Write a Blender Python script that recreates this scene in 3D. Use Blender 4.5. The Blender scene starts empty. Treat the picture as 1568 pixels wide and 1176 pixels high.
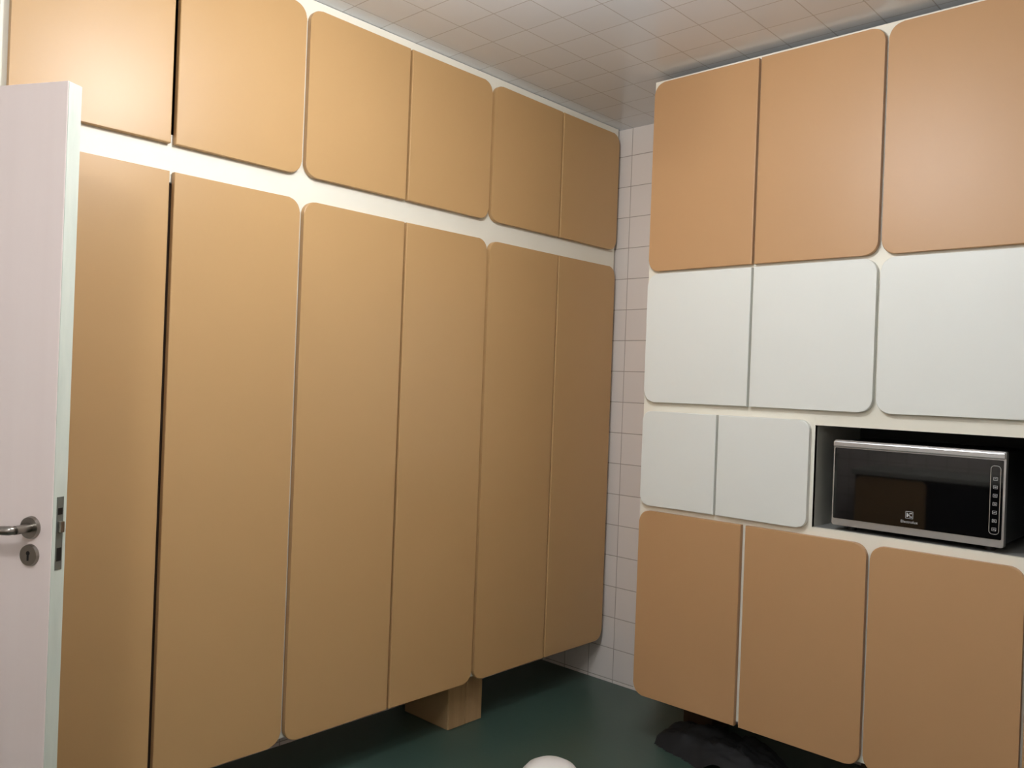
import bpy, bmesh, math, random
from mathutils import Vector, Matrix
random.seed(3)
S=bpy.context.scene
try:
    S.view_settings.view_transform='Standard'
    S.view_settings.look='None'
except Exception: pass
COL=S.collection

# ------------------------------------------------------------ helpers
def lin(c):
    c=c/255.0
    return c/12.92 if c<=0.04045 else ((c+0.055)/1.055)**2.4
def rgb(r,g,b): return (lin(r),lin(g),lin(b),1)

def base_mat(name,col,rough=0.5,metal=0.0,spec=0.5,coat=0.0):
    m=bpy.data.materials.new(name); m.use_nodes=True
    b=m.node_tree.nodes['Principled BSDF']
    b.inputs['Base Color'].default_value=col
    b.inputs['Roughness'].default_value=rough
    b.inputs['Metallic'].default_value=metal
    b.inputs['Specular IOR Level'].default_value=spec
    b.inputs['Coat Weight'].default_value=coat
    return m
def noise_mat(name,c1,c2,rough=0.5,scale=(4,4,4),detail=4,bump=0.0,bscale=200,spec=0.5,metal=0.0):
    m=base_mat(name,c1,rough,metal,spec)
    nt=m.node_tree; b=nt.nodes['Principled BSDF']
    tc=nt.nodes.new('ShaderNodeTexCoord'); mp=nt.nodes.new('ShaderNodeMapping')
    mp.inputs['Scale'].default_value=scale
    n=nt.nodes.new('ShaderNodeTexNoise'); n.inputs['Scale'].default_value=1; n.inputs['Detail'].default_value=detail
    r=nt.nodes.new('ShaderNodeMix'); r.data_type='RGBA'
    r.inputs[6].default_value=c1; r.inputs[7].default_value=c2
    nt.links.new(tc.outputs['Object'],mp.inputs[0]); nt.links.new(mp.outputs[0],n.inputs['Vector'])
    nt.links.new(n.outputs['Fac'],r.inputs[0]); nt.links.new(r.outputs[2],b.inputs['Base Color'])
    if bump>0:
        n2=nt.nodes.new('ShaderNodeTexNoise'); n2.inputs['Scale'].default_value=bscale
        bp=nt.nodes.new('ShaderNodeBump'); bp.inputs['Strength'].default_value=bump; bp.inputs['Distance'].default_value=0.001
        nt.links.new(tc.outputs['Object'],n2.inputs['Vector']); nt.links.new(n2.outputs['Fac'],bp.inputs['Height'])
        nt.links.new(bp.outputs[0],b.inputs['Normal'])
    return m
def tile_mat(name,c1,c2,grout,axes,offs,pitch,mortar,rough,bump=0.4,wobble=0.0,spec=0.5):
    m=base_mat(name,c1,rough,0,spec); nt=m.node_tree; b=nt.nodes['Principled BSDF']
    tc=nt.nodes.new('ShaderNodeTexCoord'); sp=nt.nodes.new('ShaderNodeSeparateXYZ'); cb=nt.nodes.new('ShaderNodeCombineXYZ')
    nt.links.new(tc.outputs['Object'],sp.inputs[0])
    for i,(ax,o) in enumerate(zip(axes,offs)):
        a=nt.nodes.new('ShaderNodeMath'); a.operation='SUBTRACT'; a.inputs[1].default_value=o-30*pitch
        nt.links.new(sp.outputs[ax],a.inputs[0]); nt.links.new(a.outputs[0],cb.inputs[i])
    br=nt.nodes.new('ShaderNodeTexBrick'); br.offset=0; br.squash=1
    br.inputs['Color1'].default_value=c1; br.inputs['Color2'].default_value=c2; br.inputs['Mortar'].default_value=grout
    br.inputs['Scale'].default_value=1; br.inputs['Mortar Size'].default_value=mortar; br.inputs['Mortar Smooth'].default_value=0.2
    br.inputs['Brick Width'].default_value=pitch; br.inputs['Row Height'].default_value=pitch; br.inputs['Bias'].default_value=0
    nt.links.new(cb.outputs[0],br.inputs['Vector']); nt.links.new(br.outputs['Color'],b.inputs['Base Color'])
    inv=nt.nodes.new('ShaderNodeMath'); inv.operation='SUBTRACT'; inv.inputs[0].default_value=1
    nt.links.new(br.outputs['Fac'],inv.inputs[1])
    h=inv.outputs[0]
    if wobble>0:
        n=nt.nodes.new('ShaderNodeTexNoise'); n.inputs['Scale'].default_value=9; n.inputs['Detail'].default_value=2
        mm=nt.nodes.new('ShaderNodeMath'); mm.operation='MULTIPLY_ADD'; mm.inputs[1].default_value=wobble
        nt.links.new(tc.outputs['Object'],n.inputs['Vector']); nt.links.new(n.outputs['Fac'],mm.inputs[0]); nt.links.new(h,mm.inputs[2]); h=mm.outputs[0]
    bp=nt.nodes.new('ShaderNodeBump'); bp.inputs['Strength'].default_value=bump; bp.inputs['Distance'].default_value=0.002
    nt.links.new(h,bp.inputs['Height']); nt.links.new(bp.outputs[0],b.inputs['Normal'])
    return m

def empty(name):
    e=bpy.data.objects.new(name,None); COL.objects.link(e); e.empty_display_size=0.1; return e
def finish(bm,name,mat,parent=None,M=None,smooth=False):
    bmesh.ops.recalc_face_normals(bm,faces=bm.faces)
    me=bpy.data.meshes.new(name); bm.to_mesh(me); bm.free()
    mats=mat if isinstance(mat,(list,tuple)) else [mat]
    for mm in mats: me.materials.append(mm)
    if smooth:
        for p in me.polygons: p.use_smooth=True
    o=bpy.data.objects.new(name,me); COL.objects.link(o)
    if M is not None: o.matrix_world=M
    if parent is not None: o.parent=parent
    return o
def add_box(bm,x0,x1,y0,y1,z0,z1,bev=0.0,seg=2):
    b2=bmesh.new()
    r=bmesh.ops.create_cube(b2,size=1)
    for v in b2.verts:
        v.co=Vector(((x0+x1)/2+v.co.x*(x1-x0),(y0+y1)/2+v.co.y*(y1-y0),(z0+z1)/2+v.co.z*(z1-z0)))
    if bev>0: bmesh.ops.bevel(b2,geom=b2.edges[:],offset=bev,segments=seg,profile=0.5,affect='EDGES')
    t=bpy.data.meshes.new('t'); b2.to_mesh(t); b2.free(); bm.from_mesh(t); bpy.data.meshes.remove(t)
def box(name,x0,x1,y0,y1,z0,z1,mat,parent=None,bev=0.0,M=None):
    bm=bmesh.new(); add_box(bm,x0,x1,y0,y1,z0,z1,bev); return finish(bm,name,mat,parent,M)
def boxes(name,lst,mat,parent=None,bev=0.0,M=None):
    bm=bmesh.new()
    for l in lst: add_box(bm,*l,bev=bev)
    return finish(bm,name,mat,parent,M)
def rr_pts(a0,a1,b0,b1,r,n=8):
    # r=(bl,br,tr,tl)
    pts=[]
    for (cx,cy,sx,sy,rad,ang) in ((a0,b0,1,1,r[0],180),(a1,b0,-1,1,r[1],270),(a1,b1,-1,-1,r[2],0),(a0,b1,1,-1,r[3],90)):
        if rad<=1e-5: pts.append((cx,cy)); continue
        ox,oy=cx+sx*rad,cy+sy*rad
        for i in range(n+1):
            t=math.radians(ang+90*i/n); pts.append((ox+rad*math.cos(t),oy+rad*math.sin(t)))
    return pts
def panel(name,a0,a1,b0,b1,r,t,mapf,mat,parent=None,bev=0.003,M=None):
    """rounded panel; mapf(a,out,b)->xyz, front face at out=0, back at out=-t"""
    bm=bmesh.new(); pts=rr_pts(a0,a1,b0,b1,r)
    back=[bm.verts.new((a,-t,b)) for a,b in pts]; front=[bm.verts.new((a,0,b)) for a,b in pts]
    bm.faces.new(back); ff=bm.faces.new(front); n=len(pts)
    for i in range(n):
        j=(i+1)%n; bm.faces.new((back[i],back[j],front[j],front[i]))
    if bev>0: bmesh.ops.bevel(bm,geom=list(ff.edges),offset=bev,segments=2,profile=0.5,affect='EDGES')
    for v in bm.verts: v.co=Vector(mapf(v.co.x,v.co.y,v.co.z))
    return finish(bm,name,mat,parent,M)
def cyl(bm,p0,p1,r0,r1=None,n=32):
    if r1 is None: r1=r0
    p0=Vector(p0);p1=Vector(p1);d=p1-p0
    M=Matrix.Translation((p0+p1)/2)@d.to_track_quat('Z','Y').to_matrix().to_4x4()
    bmesh.ops.create_cone(bm,cap_ends=True,segments=n,radius1=r0,radius2=r1,depth=d.length,matrix=M)
def tube(bm,pts,rads,n=16):
    rings=[]
    P=[Vector(p) for p in pts]
    for i,p in enumerate(P):
        t=(P[min(i+1,len(P)-1)]-P[max(i-1,0)]).normalized()
        q=t.to_track_quat('Z','Y')
        rx,ry=rads[i] if isinstance(rads[i],tuple) else (rads[i],rads[i])
        rings.append([bm.verts.new(p+q@Vector((rx*math.cos(2*math.pi*k/n),ry*math.sin(2*math.pi*k/n),0))) for k in range(n)])
    for a,b in zip(rings[:-1],rings[1:]):
        for k in range(n): bm.faces.new((a[k],a[(k+1)%n],b[(k+1)%n],b[k]))
    bm.faces.new(rings[0]); bm.faces.new(rings[-1])

# ------------------------------------------------------------ dimensions
K=2.45; CAMH=1.458; CEIL=2.744
YB=3.405; YR=2.881; XL=-0.42; XW=3.4; YF=-1.35

# ------------------------------------------------------------ materials
M_or=noise_mat('ochre_laminate',rgb(194,156,107),rgb(188,150,101),0.38,(1.5,1.5,1.5),3,0.08,350,0.5)
M_or2=noise_mat('ochre_laminate_right_light',rgb(190,149,106),rgb(184,143,100),0.42,(1.5,1.5,1.5),3,0.08,350,0.45)  # same laminate as the wardrobe, right-hand light baked into the tint
M_cream=noise_mat('cream_frame_paint',rgb(240,236,222),rgb(233,229,214),0.5,(5,5,5),3,0.05,200)
M_white=noise_mat('white_laminate',rgb(230,232,226),rgb(226,228,222),0.4,(2,2,2),2,0.08,300)
M_dark=base_mat('cabinet_interior',rgb(70,52,38),0.8)
M_niche=noise_mat('niche_lining_grey',rgb(196,196,186),rgb(182,182,172),0.6,(6,6,6))
M_shelf=noise_mat('niche_shelf_grey',rgb(150,150,146),rgb(138,138,134),0.45,(6,6,6))
M_nicheb=base_mat('niche_back_dark',rgb(48,48,50),0.7)
M_tile=tile_mat('white_wall_tile',rgb(234,225,218),rgb(228,219,212),rgb(172,160,150),(0,2),(0.0476,1.998),0.1525,0.0019,0.2,0.5)
M_tiley=tile_mat('white_wall_tile_side',rgb(234,225,218),rgb(228,219,212),rgb(172,160,150),(1,2),(0.0,1.998),0.1525,0.0019,0.2,0.5)
M_ceil=tile_mat('ceiling_tile',rgb(230,236,244),rgb(225,231,239),rgb(190,192,196),(0,1),(0.05,0.02),0.17,0.002,0.2,0.3,0.6,0.9)
M_floor=noise_mat('green_floor',rgb(64,86,77),rgb(55,75,67),0.35,(3,3,3),5,0.15,60)
M_door=noise_mat('pinkish_white_paint',rgb(243,230,224),rgb(233,217,211),0.4,(14,14,1.2),5,0.05,120)
M_edge=noise_mat('chipped_white_edge',rgb(228,231,218),rgb(190,198,186),0.5,(30,30,6),6,0.1,80)
M_chrome=base_mat('brushed_steel',rgb(150,145,138),0.3,1.0)
M_steeld=base_mat('latch_steel',rgb(140,145,140),0.45,0.8)
M_black=base_mat('black_plastic',rgb(18,18,19),0.4)
M_glass=base_mat('dark_mirror_glass',rgb(9,9,10),0.03,0.0,0.6,0.25)
M_silver=base_mat('silver_plastic',rgb(205,205,205),0.3,0.8)
M_icon=base_mat('icon_grey',rgb(190,190,190),0.5)
M_wood=noise_mat('raw_wood',rgb(180,148,104),rgb(150,118,80),0.7,(8,60,3),6,0.2,60)
M_bag=noise_mat('black_cloth',rgb(24,24,26),rgb(14,14,16),0.8,(10,10,10))
M_plastic=base_mat('white_plastic',rgb(252,252,250),0.3)
def emit_mat(name,s):
    m=bpy.data.materials.new(name); m.use_nodes=True
    b=m.node_tree.nodes['Principled BSDF']; b.inputs['Base Color'].default_value=(1,1,1,1)
    b.inputs['Emission Color'].default_value=(0.98,0.99,1.0,1); b.inputs['Emission Strength'].default_value=s
    return m
M_emit=emit_mat('lamp_globe_glow',116)
M_emit2=emit_mat('lamp_globe_glow_soft',112)

# ------------------------------------------------------------ room shell
box('floor',XL-0.1,XW+0.1,YF-0.1,YB+0.1,-0.1,0,M_floor)
box('ceiling',XL-0.1,XW+0.1,YF-0.1,YB+0.1,CEIL,CEIL+0.1,M_ceil)
box('wall_back',XL-0.1,XW+0.1,YB,YB+0.1,0,CEIL,M_tile)
box('wall_right',XW,XW+0.1,YF,YB,0,CEIL,M_tiley)
box('wall_front',XL-0.1,XW+0.1,YF-0.1,YF,0,CEIL,M_tile)
OY0,OY1=-0.62,0.29
boxes('wall_left',[(XL-0.1,XL,YF,OY0,0,CEIL),(XL-0.1,XL,OY1,YB,0,CEIL),(XL-0.1,XL,OY0,OY1,2.13,CEIL)],M_tiley)
boxes('trim_1',[(XL-0.1,XL+0.012,OY0-0.06,OY0+0.02,0,2.13),(XL-0.1,XL+0.012,OY1-0.012,OY1+0.06,0,2.13),(XL-0.1,XL+0.012,OY0-0.06,OY1+0.06,2.115,2.19)],M_cream)

# ------------------------------------------------------------ wardrobe (left)
W=empty('wardrobe')
mapL=lambda a,o,b:(o,a,b)
q=[0.276,0.459,0.642,0.8265,1.0085,1.195,1.376]
ys=[v*K for v in q]
ZB,ZL,ZU,ZT=0.215,2.053,2.136,2.706
D=-0.021
DC=D-0.019
ya,yb=ys[0]-0.012,ys[-1]+0.008
# carcass
boxes('carcass',[(XL+0.004,DC,ya,ya+0.018,ZB+0.012,CEIL-0.006),(XL+0.004,DC,yb-0.018,yb,ZB+0.012,CEIL-0.006),
  (XL+0.004,DC,ya+0.018,yb-0.018,ZB+0.012,ZB+0.03),(XL+0.004,DC,ya+0.018,yb-0.018,CEIL-0.024,CEIL-0.006)],M_cream,W)
boxes('carcass_interior',[(XL+0.004,XL+0.02,ya+0.02,yb-0.02,ZB+0.03,CEIL-0.03),
  (XL+0.02,DC-0.02,ys[2]-0.009,ys[2]+0.009,ZB+0.03,CEIL-0.03),(XL+0.02,DC-0.02,ys[4]-0.009,ys[4]+0.009,ZB+0.03,CEIL-0.03),
  (XL+0.02,DC-0.02,ya+0.02,yb-0.02,2.08,2.10)],M_dark,W)
fl=[(D-0.018,D,ya,yb,ZL-0.03,ZU+0.03),(D-0.018,D,ya,yb,ZB+0.012,ZB+0.04),(D-0.018,D,ya,yb,ZT-0.04,CEIL-0.002)]
for i in (2,4): 
    for z0,z1 in ((ZB+0.012,ZL),(ZU,ZT)): fl.append((D-0.0179,D-0.0003,ys[i]-0.03,ys[i]+0.03,z0,z1))
for z0,z1 in ((ZB+0.012,ZL),(ZU,ZT)):
    fl.append((D-0.0179,D-0.0003,ya,ya+0.035,z0,z1)); fl.append((D-0.0179,D-0.0003,yb-0.035,yb,z0,z1))
boxes('face_frame',fl,M_cream,W)
R=0.045
for i in range(6):
    inner=0.0055
    gl=0.008 if i%2==0 else inner
    gr=inner if i%2==0 else 0.008
    if i==0: gr=0.008
    if i==1: gl=0.007
    a0,a1=ys[i]+gl,ys[i+1]-gr
    rr=(R,0,0,R) if i%2==0 else (0,R,R,0)
    panel('tall_door_%d'%(i+1),a0,a1,ZB,ZL,rr,0.019,mapL,M_or,W)
    panel('top_door_%d'%(i+1),a0,a1,ZU,ZT,rr,0.019,mapL,M_or,W)
for i in (1,3,5):
    boxes('gap_shade_strip_%d'%i,[(D-0.012,D-0.003,ys[i]-0.012,ys[i]+0.012,ZB+0.045,ZL-0.035)],M_dark,W)  # dark strips behind the paired-door gaps, painting in the recess shade
# wooden support blocks under the wardrobe
for k,(y0,y1) in enumerate(((2.417,2.614),(0.72,0.9))):
    bm=bmesh.new(); add_box(bm,-0.36,-0.082,y0,y1,0.0,ZB+0.012,0.003)
    add_box(bm,-0.084,-0.079,y0+0.002,y0+0.095,0.002,ZB+0.008,0.001); add_box(bm,-0.084,-0.079,y0+0.099,y1-0.002,0.002,ZB+0.008,0.001)
    finish(bm,'support_block_%d'%(k+1),M_wood,W)

# ------------------------------------------------------------ kitchen cabinet (right)
C=empty('kitchen_cabinet')
mapR=lambda a,o,b:(a,YR-o,b)
xs=[0.519,0.980,1.438,1.894,2.352]
FY=YR+0.021
FC=FY+0.0195
x0,x1=0.509,2.362
zN0,zN1=0.992,1.353
nx0,nx1=1.232,1.950
B0,B1=0.225,2.722
boxes('carcass',[(x0,x0+0.018,FC,YB-0.004,B0,B1),(x1-0.018,x1,FC,YB-0.004,B0,B1),(x0+0.018,x1-0.018,FC,YB-0.004,B0,B0+0.018),
  (x0+0.018,x1-0.018,FC,YB-0.004,B1-0.018,B1),(x0+0.018,x1-0.018,YB-0.02,YB-0.004,B0+0.018,B1-0.018)],M_cream,C)
fr=[(x0,x1,1.395,1.945),(x0,x1,B0,B0+0.03),(x0,x1,2.68,B1),(x0,nx0,0.955,1.42),(nx0-0.02,x1,0.93,zN0),(nx0-0.02,x1,zN1,1.43),(nx1,x1,zN0,zN1),
    (x0,x0+0.04,B0,B1),(x1-0.03,x1,B0,0.99),(x1-0.03,x1,1.4,B1),(xs[2]-0.03,xs[2]+0.03,B0,0.97),(xs[2]-0.03,xs[2]+0.03,1.9,B1),
    (xs[1]-0.02,xs[1]+0.02,B0,0.97),(xs[1]-0.012,xs[1]+0.012,1.9,B1),(xs[3]-0.03,xs[3]+0.03,B0,0.97),(xs[3]-0.012,xs[3]+0.012,1.9,B1)]
boxes('face_frame',[(a,b,FY+0.0001*k,FY+0.018,c,d) for k,(a,b,c,d) in enumerate(fr)],M_cream,C)
nd=FY+0.44
boxes('niche_lining',[(nx0-0.012,nx0,FY+0.0025,nd,zN0-0.012,zN1+0.012),(nx1,nx1+0.006,FY+0.0025,nd,zN0-0.012,zN1+0.012)],M_niche,C)
boxes('niche_shelf',[(nx0,nx1,FY+0.0025,nd,zN0-0.012,zN0-0.0005)],M_shelf,C)
boxes('niche_back',[(nx0,nx1,nd-0.01,nd,zN0,zN1),(nx0,nx1,FY+0.0025,nd-0.01,zN1,zN1+0.012)],M_nicheb,C)
def rd(name,a0,a1,z0,z1,rr,mat): panel(name,a0,a1,z0,z1,rr,0.019,mapR,mat,C)
g=0.0045;G=0.007
LR=(R,0,0,R);RR=(0,R,R,0);AL=(R,R,R,R)
for nm,z0,z1,mt in (('top_door',1.938,2.708,M_or2),('white_door',1.406,1.927,M_white),('base_door',0.213,0.964,M_or2)):
    bs=nm=='base_door'
    gg=0.009 if bs else g
    rd(nm+'_1',xs[0]+0.001,xs[1]-gg,z0,z1,LR,mt); rd(nm+'_2',xs[1]+gg,xs[2]-G,z0,z1,RR,mt)
    rd(nm+'_3',xs[2]+G-0.002,xs[3] if bs else xs[3]-g,z0,z1,AL if bs else LR,mt)
    rd(nm+'_4',xs[3]+(0.01 if bs else g),xs[4],z0,z1,AL if bs else RR,mt)
R2=0.035
rd('small_door_1',xs[0]+0.001,0.8575-g,0.986,1.369,(R2,0,0,R2),M_white)
rd('small_door_2',0.8575+g,1.219,0.986,1.369,(0,R2,R2,0),M_white)
rd('small_door_3',1.964,xs[4],0.986,1.369,(R2,)*4,M_white)
for k,(a,b) in enumerate(((0.56,0.7),(2.16,2.3),(1.32,1.46))):
    box('plinth_leg_%d'%(k+1),a,b,3.22,3.38,0,B0,M_dark,C,0.003)

# ------------------------------------------------------------ microwave
MW=empty('microwave_oven')
mx0,mx1,mf,mz0,mz1=1.295,1.826,2.916,1.010,1.306
box('body',mx0+0.004,mx1-0.004,mf+0.022,mf+0.36,mz0+0.004,mz1-0.003,M_black,MW,0.006)
mapM=lambda a,o,b:(a,mf-o,b)
panel('door_surround',mx0,mx1,mz0,mz1,(0.006,)*4,0.026,lambda a,o,b:(a,mf+0.003-o,b),M_silver,MW,0.003)
panel('door_glass',mx0+0.005,mx1-0.006,mz0+0.024,mz1-0.027,(0.003,)*4,0.004,mapM,M_glass,MW,0.001)
# handle strip along the top edge
box('top_trim_bar',mx0+0.001,mx1-0.001,mf-0.008,mf+0.004,mz1-0.023,mz1-0.004,M_silver,MW,0.003)
# control panel outline + icons
px0,px1=mx1-0.04,mx1-0.013
bm=bmesh.new()
pts=rr_pts(px0,px1,mz0+0.04,mz1-0.045,(0.01,)*4,6)
pp=[(a,mf-0.002,b) for a,b in pts]
for i in range(len(pp)): 
    cyl(bm,pp[i],pp[(i+1)%len(pp)],0.0011,n=6)
finish(bm,'control_outline',M_silver,MW)
bm=bmesh.new()
for i in range(7):
    zz=mz0+0.055+i*0.026; cx=(px0+px1)/2
    for a,b,c,d in ((-.006,.006,-.005,-.004),(-.006,.006,.004,.005),(-.006,-.005,-.005,.005),(.005,.006,-.005,.005),(-.003,.003,-.001,.001)):
        add_box(bm,cx+a,cx+b,mf-0.0016,mf-0.0002,zz+c,zz+d)
finish(bm,'control_buttons',M_icon,MW)
# emblem
bm=bmesh.new(); ex,ez=1.552,mz0+0.066
for a,b,c,d in ((-.012,.012,-.012,-.0105),(-.012,.012,.0105,.012),(-.012,-.0105,-.012,.012),(.0105,.012,-.012,.012),(-.008,-.004,-.007,.007),(.000,.008,-.007,-.004),(.000,.008,.004,.007),(-.004,.002,-.002,.002)):
    add_box(bm,ex+a,ex+b,mf-0.0016,mf-0.0002,ez+c,ez+d)
finish(bm,'emblem',M_icon,MW)
tcu=bpy.data.curves.new('emblem_lettering','FONT'); tcu.body='Electrolux'; tcu.size=0.013; tcu.align_x='CENTER'; tcu.extrude=0.0003
to=bpy.data.objects.new('emblem_lettering',tcu); COL.objects.link(to); to.location=(ex,mf-0.001,ez-0.027); to.rotation_euler=(math.pi/2,0,0)
tcu.materials.append(M_icon); to.parent=MW
bm=bmesh.new()
for a in (mx0+0.05,mx1-0.05):
    for b in (mf+0.06,mf+0.31): cyl(bm,(a,b,zN0),(a,b,mz0+0.006),0.016,n=20)
finish(bm,'feet',M_black,MW)

# ------------------------------------------------------------ open door
DR=empty('door_1')
P0=Vector((0.4337,0.6823,0)); ux=Vector((-0.8894,-0.4572,0)).normalized(); uy=Vector((-ux.y,ux.x,0))
MD=Matrix((( ux.x,uy.x,0,P0.x),(ux.y,uy.y,0,P0.y),(0,0,1,0),(0,0,0,1)))
box('leaf',0.0015,0.9,-0.04,0,0.01,2.10,M_door,DR,0.002,MD)
box('edge_strip',0,0.0016,-0.0385,-0.0015,0.012,2.098,M_edge,DR,0,MD)
boxes('latch_plate',[(-0.0012,0.001,-0.029,-0.010,1.0,1.165)],M_steeld,DR,0,MD)
boxes('latch_bolt',[(-0.010,0.001,-0.025,-0.014,1.085,1.11)],M_chrome,DR,0.001,MD)
boxes('latch_slot',[(-0.0016,0.0,-0.026,-0.013,1.02,1.05),(-0.0016,0.0,-0.026,-0.013,1.125,1.14)],M_black,DR,0,MD)
hx=0.058
bm=bmesh.new(); cyl(bm,(hx,0,1.094),(hx,0.008,1.094),0.026,0.024,40); cyl(bm,(hx,0.008,1.094),(hx,0.045,1.094),0.010,n=24)
cyl(bm,(hx,0,1.032),(hx,0.007,1.032),0.025,0.023,40)
finish(bm,'handle_rose',M_chrome,DR,MD)
bm=bmesh.new(); tube(bm,[(hx-0.004,0.046,1.094),(hx+0.008,0.052,1.094),(hx+0.03,0.055,1.093),(hx+0.08,0.055,1.091),(hx+0.12,0.054,1.090),(hx+0.128,0.053,1.09)],[0.008,0.0105,0.010,0.009,0.0085,0.004])
finish(bm,'lever',M_chrome,DR,MD,True)
bm=bmesh.new(); cyl(bm,(hx,0.0065,1.037),(hx,0.0076,1.037),0.005,n=16); add_box(bm,hx-0.0025,hx+0.0025,0.0065,0.0076,1.02,1.037)
finish(bm,'keyhole',M_black,DR,MD)
bm=bmesh.new()
for z in (0.25,1.05,1.85): cyl(bm,(0.905,-0.041,z-0.045),(0.905,-0.041,z+0.045),0.008,n=16)
finish(bm,'hinges',M_chrome,DR,MD)

# ------------------------------------------------------------ floor items
bm=bmesh.new()
prof=[(0.0,0.095),(0.03,0.0935),(0.06,0.087),(0.088,0.072),(0.107,0.05),(0.118,0.022),(0.122,0.004),(0.132,0.003),(0.132,0.0),(0.116,0.0),(0.112,0.02),(0.1,0.05),(0.08,0.068),(0.05,0.083),(0.0,0.089)]
n=48; rings=[]
for r,z in prof: rings.append([bm.verts.new((r*math.cos(2*math.pi*k/n),r*math.sin(2*math.pi*k/n),z)) for k in range(n)] if r>0 else [bm.verts.new((0,0,z))])
for a,b in zip(rings[:-1],rings[1:]):
    for k in range(n):
        if len(a)==1: bm.faces.new((a[0],b[k],b[(k+1)%n]))
        elif len(b)==1: bm.faces.new((a[k],a[(k+1)%n],b[0]))
        else: bm.faces.new((a[k],a[(k+1)%n],b[(k+1)%n],b[k]))
finish(bm,'white_dome',M_plastic,None,Matrix.Translation((0.528,2.361,0)),True)  # low white dome built for a white spot on the floor
# dark cloth heap under the cabinet
from mathutils import noise as nz
bm=bmesh.new(); N=40
gr=[[None]*(N+1) for _ in range(N+1)]
for i in range(N+1):
    for j in range(N+1):
        u=i/N*2-1; v=j/N*2-1; r=math.sqrt(u*u+v*v)
        rag=1+0.25*nz.noise(Vector((math.atan2(v,u)*1.2,3,0)))
        h=max(0,1-(r/rag)**2)**0.6*0.10
        w=nz.noise(Vector((u*3,v*3,1)))*0.05+abs(nz.noise(Vector((u*7,v*7,5))))*0.03
        gr[i][j]=bm.verts.new((0.86+u*0.28,3.03+v*0.14,max(0.001,h+w*(h/0.1))))
for i in range(N):
    for j in range(N): bm.faces.new((gr[i][j],gr[i+1][j],gr[i+1][j+1],gr[i][j+1]))
dl=[f for f in bm.faces if all(v.co.z<0.0015 for v in f.verts)]
bmesh.ops.delete(bm,geom=dl,context='FACES')
o=finish(bm,'cloth_heap',M_bag,None,None,True)

# ------------------------------------------------------------ base cabinet behind the camera (seen mirrored in the oven glass)
BC=empty('base_cabinet')
box('carcass',0.0,2.1,YF+0.005,-0.80,0.1,0.86,M_dark,BC)
box('plinth',0.02,2.08,YF+0.02,-0.86,0.0,0.1,M_black,BC)
box('countertop',-0.02,2.12,YF+0.005,-0.76,0.86,0.90,M_niche,BC,0.004)
for i in range(4):
    panel('door_%d'%(i+1),0.01+i*0.52,0.01+i*0.52+0.51,0.11,0.85,(R,)*4,0.018,lambda a,o,b:(a,-0.78+o,b),M_black if i==1 else M_or,BC)

# ------------------------------------------------------------ ceiling lamps
def lamp(name,LX,LY,mat,drop):
    L=empty(name)
    bm=bmesh.new(); cyl(bm,(LX,LY,CEIL-0.02),(LX,LY,CEIL),0.06,n=40); cyl(bm,(LX,LY,CEIL-drop+0.09),(LX,LY,CEIL-0.02),0.018,n=20)
    finish(bm,'mount_rose',M_plastic,L)
    bm=bmesh.new(); bmesh.ops.create_uvsphere(bm,u_segments=32,v_segments=16,radius=0.10)
    finish(bm,'globe',mat,L,Matrix.Translation((LX,LY,CEIL-drop)),True)
lamp('ceiling_lamp',1.15,1.34,M_emit,0.19)
lamp('ceiling_lamp.001',1.75,-0.35,M_emit2,0.19)

# ------------------------------------------------------------ world
w=bpy.data.worlds.new('World'); S.world=w; w.use_nodes=True
w.node_tree.nodes['Background'].inputs[0].default_value=(0.85,0.88,0.9,1)
w.node_tree.nodes['Background'].inputs[1].default_value=0.3

# ------------------------------------------------------------ camera
cd=bpy.data.cameras.new('camera'); cam=bpy.data.objects.new('camera',cd); COL.objects.link(cam)
cd.sensor_width=36; cd.lens=1280/1568*36; cd.clip_start=0.02
th=math.radians(42.8); F=Vector((-math.sin(th),math.cos(th),0)); Rt=Vector((math.cos(th),math.sin(th),0)); Up=Vector((0,0,1))
a=math.atan(0.0374); R_=Rt*math.cos(a)+Up*math.sin(a); U_=Up*math.cos(a)-Rt*math.sin(a); B_=-F
cam.matrix_world=Matrix(((R_.x,U_.x,B_.x,K),(R_.y,U_.y,B_.y,0),(R_.z,U_.z,B_.z,CAMH),(0,0,0,1)))
S.camera=cam
